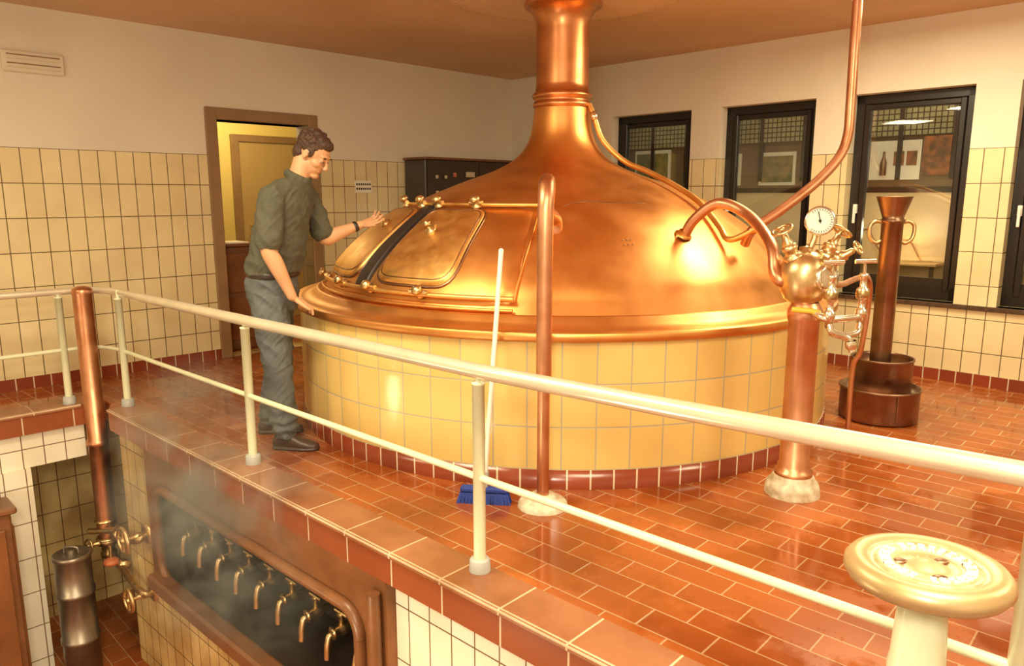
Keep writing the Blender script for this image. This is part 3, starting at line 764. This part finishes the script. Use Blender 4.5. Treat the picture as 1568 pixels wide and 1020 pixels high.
limb('shirt', [shN.lerp(elN, .74), shN.lerp(elN, .82)], [.072, .073], n=0)
limb('shirt', [shF, shF.lerp(elF, .4), shF.lerp(elF, .80)], [.068, .068, .067])
limb('shirt', [(-1.265, 4.22, 1.47), tuple(shN)], [.075, .070], n=0); limb('shirt', [(-1.245, 4.38, 1.47), tuple(shF)], [.075, .068], n=0)
limb('skin', [shN.lerp(elN, .6), elN, elN.lerp(wrN, .3), elN.lerp(wrN, .75), wrN], [.046, .043, .045, .033, .027])
limb('skin', [shF.lerp(elF, .6), elF, elF.lerp(wrF, .3), elF.lerp(wrF, .75), wrF], [.045, .042, .043, .031, .026])
def hand(wrist, d, nrm, side, curl, spread=1.0, thumbdir=(.62, .70, -.15)):
    d = Vector(d).normalized(); z = Vector(nrm); z = (z - d * z.dot(d)).normalized(); y = z.cross(d) * side
    def P(a, b, c): return Vector(wrist) + d * a + y * b + z * c
    loft('skin', [(P(-.01, 0, 0), y * .026, z * .020), (P(.015, 0, 0), y * .028, z * .017), (P(.045, .002, 0), y * .037, z * .016), (P(.072, .002, 0), y * .040, z * .014), (P(.088, .002, 0), y * .038, z * .011)], 24)
    for k, (oy, L, sp) in enumerate(((.031, .068, .13), (.011, .076, .04), (-.010, .071, -.05), (-.029, .056, -.15))):
        sp *= spread
        p = P(.080, oy, 0); dr = (d + y * sp).normalized(); pts = [p - dr * .02, p]
        a = 0
        for j, (fr, cu) in enumerate(((.45, .45), (.32, .8), (.23, .5))):
            a += cu * curl[k]
            dd = dr * math.cos(a) - z * math.sin(a)
            p = p + dd * (L * fr); pts.append(p)
        limb('skin', pts, [.0088, .0094, .0088, .0082, .0070], n=3, seg=12)
    t = Vector(thumbdir); td = d * t.x + y * t.y + z * t.z; td.normalize()
    p = P(.02, .022, -.004)
    limb('skin', [p, p + td * .033, p + td * .058 + d * .006, p + td * .072 + d * .016], [.014, .0125, .0105, .0085], n=3, seg=12)
hand(wrN + Vector((.005, .004, -.01)), (.62, .58, -.48), (-.25, -.35, .9), -1, [.55, .5, .5, .55], 1.0)
hand(wrF, (.88, .30, .28), (.15, .55, -.65), 1, [.35, .45, .6, .7], 1.7, thumbdir=(.55, .75, -.3))
part('watch').torus((0, 0, 0), .028, .006, DUM, M=frame(wrF.lerp(elF, .13), wrF - elF), seg=24, rs=8, flat=2.0)
hp = [((-1.385, 4.29, .80), .115, .168), ((-1.388, 4.29, .88), .136, .182), ((-1.384, 4.29, .96), .138, .180), ((-1.375, 4.29, 1.03), .128, .172), ((-1.37, 4.29, 1.06), .12, .166)]
loft('trousers', [tr(c, fw, sd, a, b) for c, a, b in hp], 36)
loft('belt', [tr((-1.372, 4.29, .993), fw, sd, .136, .180), tr((-1.372, 4.29, 1.0), fw, sd, .141, .183), tr((-1.371, 4.29, 1.018), fw, sd, .141, .183), tr((-1.371, 4.29, 1.026), fw, sd, .136, .178)], 36)
hN = Vector((-1.385, 4.205, .86)); kN = Vector((-1.345, 4.175, .50)); aN = Vector((-1.315, 4.15, .09))
hF = Vector((-1.395, 4.375, .86)); kF = Vector((-1.405, 4.40, .50)); aF = Vector((-1.50, 4.455, .09))
limb('trousers', [hN + Vector((0, 0, .06)), hN, hN.lerp(kN, .5), kN, kN.lerp(aN, .35), kN.lerp(aN, .75), aN + Vector((0, 0, .025))], [.092, .103, .094, .080, .076, .070, .066])
limb('trousers', [hF + Vector((0, 0, .06)), hF, hF.lerp(kF, .5), kF, kF.lerp(aF, .35), kF.lerp(aF, .75), aF + Vector((0, 0, .025))], [.092, .098, .088, .076, .073, .067, .063])
def shoe(an, d):
    d = Vector(d).normalized(); s_ = Vector((-d.y, d.x, 0)); u = Vector((0, 0, 1))
    b = Vector((an.x, an.y, 0))
    rg = [(-.075, .022, .012, .045), (-.06, .036, .04, .048), (-.02, .040, .055, .055), (.04, .042, .048, .048), (.10, .047, .034, .034), (.15, .044, .027, .027), (.185, .03, .022, .022), (.198, .012, .012, .014)]
    loft('shoes', [(b + d * x + u * max(cz_, h), s_ * w, u * h) for x, w, h, cz_ in rg], 24)
    loft('shoes', [(b + d * x + u * .011, s_ * (w + .004), u * .011) for x, w, h, cz_ in rg], 24)
    limb('shoes', [b + u * .05, b + u * .10], [.042, .044], n=0)
shoe(aN, (.97, -.10, 0)); shoe(aF, (.97, .10, 0))
hc = Vector((-1.122, 4.325, 1.680))
hf = Vector((.81, -.18, -.56)).normalized(); hl = Vector((0, 0, 1)).cross(hf).normalized(); hu = hf.cross(hl)
HM = Matrix((hf, hl, hu)).transposed().to_4x4(); HM.translation = hc
limb('skin', [Vector((-1.230, 4.312, 1.50)), Vector((-1.198, 4.315, 1.585)), hc + hu * -.03 + hf * -.040], [.060, .057, .058])
k_ = part('skin')
k_.ell((-.012, 0, .028), (.097, .075, .088), DUM, M=HM); k_.ell((.026, 0, -.045), (.060, .056, .072), DUM, M=HM)
k_.ell((.010, 0, -.055), (.056, .062, .052), DUM, M=HM)
k_.ell((.060, 0, -.096), (.028, .030, .022), DUM, M=HM); k_.ell((.074, 0, .028), (.018, .050, .012), DUM, M=HM)
k_.tube([(.080, 0, .018), (.098, 0, -.008), (.108, 0, -.030)], [.007, .009, .012], DUM, seg=12, M=HM); k_.ell((.102, 0, -.032), (.013, .017, .009), DUM, M=HM)
k_.ell((.045, .030, -.024), (.036, .030, .030), DUM, M=HM); k_.ell((.045, -.030, -.024), (.036, .030, .030), DUM, M=HM)
part('lips').ell((.083, 0, -.058), (.008, .020, .0045), DUM, M=HM); part('lips').ell((.081, 0, -.067), (.008, .018, .005), DUM, M=HM)
for sg in (-1, 1):
    k_.ell((-.008, .077 * sg, -.008), (.015, .007, .028), DUM, M=HM)
    k_.torus((0, 0, 0), .014, .0045, DUM, M=HM @ Matrix.Translation((-.010, .081 * sg, -.004)) @ Matrix.Rotation(math.pi / 2, 4, 'X'), seg=20, rs=8)
    part('eye').ell((.076, .031 * sg, .003), (.010, .013, .006), DUM, M=HM); part('pupil').ell((.0835, .031 * sg, .001), (.005, .008, .0055), DUM, M=HM)
    k_.ell((.076, .031 * sg, .009), (.012, .016, .006), DUM, M=HM)
    part('hair').ell((.087, .031 * sg, .026), (.007, .019, .004), DUM, M=HM)
hh = part('hair')
hh.ell((-.026, 0, .048), (.098, .083, .084), DUM, M=HM); hh.ell((-.062, 0, -.012), (.052, .073, .072), DUM, M=HM); hh.ell((.022, 0, .084), (.062, .062, .036), DUM, M=HM)
for sg in (-1, 1): hh.ell((.016, .070 * sg, .022), (.014, .010, .034), DUM, M=HM)
for k in range(46):
    a = random.uniform(-1, 1); b_ = random.uniform(.25, 1.0)
    x = -.026 + .092 * math.cos(a * 2.6) * math.sqrt(1 - b_ * b_ * .9); y = .080 * math.sin(a * 2.6) * math.sqrt(1 - b_ * b_ * .9); z = .048 + .082 * b_
    if x < .08: hh.ell((x, y, z), (.018, .012, .009), DUM, M=HM, seg=8, rings=6)

cols = {'shirt': mat('shirt_olive', (.080, .080, .054), .85, var=.12, vscale=10), 'skin': mat('skin', (.58, .32, .17), .5, var=.08, vscale=20),
        'trousers': mat('trousers_grey', (.11, .125, .13), .8, var=.2, vscale=9), 'belt': mat('belt_leather', (.03, .02, .015), .4), 'shoes': mat('shoe_leather', (.055, .03, .02), .4),
        'lips': mat('lips', (.46, .21, .13), .5), 'eye': mat('eye_white', (.45, .38, .30), .3), 'pupil': mat('pupil', (.03, .02, .015), .2), 'hair': mat('hair_brown', (.07, .032, .016), .6, var=.5, vscale=60, bump=.5, bscale=150), 'watch': M_rubber}
allv = []; allf = []; trees = {}
for tg, mb in parts.items():
    o = len(allv); allv += [tuple(v) for v in mb.v]; allf += [[i + o for i in f] for f in mb.f]
    trees[tg] = BVHTree.FromPolygons([tuple(v) for v in mb.v], mb.f)
me = bpy.data.meshes.new('tmp'); me.from_pydata(allv, [], allf); me.update()
to = bpy.data.objects.new('tmp', me); sc.collection.objects.link(to)
rm = to.modifiers.new('r', 'REMESH'); rm.mode = 'VOXEL'; rm.voxel_size = .0038
sm = to.modifiers.new('s', 'SMOOTH'); sm.factor = .5; sm.iterations = 3
dg = bpy.context.evaluated_depsgraph_get(); ev = to.evaluated_get(dg)
nm = bpy.data.meshes.new_from_object(ev)
bpy.data.objects.remove(to)
nm.materials.clear()
tags = list(trees.keys())
for tg in tags: nm.materials.append(cols[tg])
idx = []
for p in nm.polygons:
    c = p.center; best = 9; bi = 0
    for i, tg in enumerate(tags):
        r_ = trees[tg].find_nearest(c, .05)
        if r_[0] is not None and r_[3] < best: best = r_[3]; bi = i
    idx.append(bi)
nm.polygons.foreach_set('material_index', idx); nm.polygons.foreach_set('use_smooth', [True] * len(idx))
vt = {}
for p, i in zip(nm.polygons, idx):
    for v in p.vertices: vt[v] = tags[i]
nor = [v.normal.copy() for v in nm.vertices]
for v in nm.vertices:
    tg = vt.get(v.index)
    if tg in ('shirt', 'trousers'):
        c = v.co; s1_ = 1.0 if tg == 'shirt' else 1.1
        fold = abs(noise.noise(Vector((c.x * 7, c.y * 7, c.z * 11 + c.x * 9))))
        f2_ = abs(noise.noise(Vector((c.x * 13 + 5, c.y * 13, c.z * 22 - c.x * 20))))
        d = (.35 - fold) * .020 + (.3 - f2_) * .008 + noise.noise(c * 26) * .002
        if tg == 'trousers' and c.z < .25: d += .005 * math.sin(c.z * 110 + 3 * noise.noise(c * 12))
        v.co = c + nor[v.index] * d * s1_
    elif tg == 'hair':
        v.co = v.co + nor[v.index] * noise.noise(Vector((v.co.x * 60, v.co.y * 120, v.co.z * 60))) * .004
nm.update()
man = bpy.data.objects.new('brewer_man', nm); sc.collection.objects.link(man)

# ---------------------------------------------------------------- steam rising from the trough
ms = bpy.data.materials.new('steam'); ms.use_nodes = True
nt = ms.node_tree; nt.nodes.clear()
o = nt.nodes.new('ShaderNodeOutputMaterial'); vs = nt.nodes.new('ShaderNodeVolumePrincipled')
vs.inputs['Color'].default_value = (1, .92, .78, 1); vs.inputs['Anisotropy'].default_value = .1
tc = nt.nodes.new('ShaderNodeTexCoord'); nz = nt.nodes.new('ShaderNodeTexNoise'); nz.inputs['Scale'].default_value = 3.6; nz.inputs['Detail'].default_value = 4; nz.inputs['Distortion'].default_value = 1.0
nt.links.new(tc.outputs['Object'], nz.inputs['Vector'])
mr = nt.nodes.new('ShaderNodeMapRange'); mr.inputs['From Min'].default_value = .46; mr.inputs['From Max'].default_value = .66; mr.inputs['To Max'].default_value = 3.6
nt.links.new(nz.outputs['Fac'], mr.inputs['Value'])
mp = nt.nodes.new('ShaderNodeMapping'); mp.vector_type = 'POINT'; mp.inputs['Location'].default_value = (-1, -1, -1); mp.inputs['Scale'].default_value = (2, 2, 2)
nt.links.new(tc.outputs['Generated'], mp.inputs['Vector'])
gr = nt.nodes.new('ShaderNodeTexGradient'); gr.gradient_type = 'SPHERICAL'; nt.links.new(mp.outputs['Vector'], gr.inputs['Vector'])
mu = nt.nodes.new('ShaderNodeMath'); mu.operation = 'MULTIPLY'; nt.links.new(mr.outputs['Result'], mu.inputs[0]); nt.links.new(gr.outputs['Fac'], mu.inputs[1])
nt.links.new(mu.outputs[0], vs.inputs['Density']); nt.links.new(vs.outputs['Volume'], o.inputs['Volume'])
m = MB(); m.ell((1.55, -.02, -.25), (1.15, .50, .90), ms, seg=32, rings=16); m.build('steam_cloud', ME)

# ---------------------------------------------------------------- lights
def area(name, loc, size, power, col, rot=(0, 0, 0)):
    l = bpy.data.lights.new(name, 'AREA'); l.energy = power; l.color = col; l.size = size
    o = bpy.data.objects.new(name, l); o.location = loc; o.rotation_euler = rot; sc.collection.objects.link(o); return o
WARM = (1, .85, .54)
area('ceiling_lamp', (2.3, 4.7, 2.70), .9, 85, WARM)
area('ceiling_lamp', (3.6, 2.2, 2.70), .9, 85, WARM)
area('ceiling_lamp', (-1.5, 2.6, 2.70), .9, 90, WARM)
area('ceiling_lamp', (.8, .9, 2.70), .9, 85, WARM)
area('ceiling_lamp', (-3.9, 2.6, 2.70), .6, 32, WARM)
def point(name, loc, rad, power, col):
    l = bpy.data.lights.new(name, 'POINT'); l.energy = power; l.color = col; l.shadow_soft_size = rad
    o = bpy.data.objects.new(name, l); o.location = loc; sc.collection.objects.link(o)
point('photographer_flash', (-.3, -.5, 2.1), .25, 240, (1, .91, .70))
p = MR @ Vector((-1.0, -3.1, 2.4)); point('side_room_lamp', p, .15, 38, (1, .82, .46))
for lx, pw in ((5.6, 16), (4.2, 18), (3.0, 8), (1.6, 8)):
    p = MR @ Vector((lx, .6, 1.15)); point('corridor_lamp', p, .08, pw * .5, (1, .85, .55))
    p = MR @ Vector((lx, .6, 2.5)); point('corridor_lamp', p, .08, pw * .6, (1, .85, .55))
point('lower_fill', (-3.6, 3.0, -.4), .2, 30, (1, .84, .52))
point('lower_fill', (-1.3, 1.9, -.5), .2, 48, (1, .86, .58))  # added fill light, out of view, brightening the steam at the trough

w = bpy.data.worlds.new('World'); sc.world = w; w.use_nodes = True
w.node_tree.nodes['Background'].inputs[0].default_value = (.9, .7, .45, 1); w.node_tree.nodes['Background'].inputs[1].default_value = .05

cam = bpy.data.cameras.new('camera'); cam.sensor_width = 36; cam.lens = 1165 / 1600 * 36
co = bpy.data.objects.new('camera', cam); sc.collection.objects.link(co)
co.location = (0, 0, 1.45); co.rotation_euler = (math.radians(90 - 10.43), 0, 0)
sc.camera = co
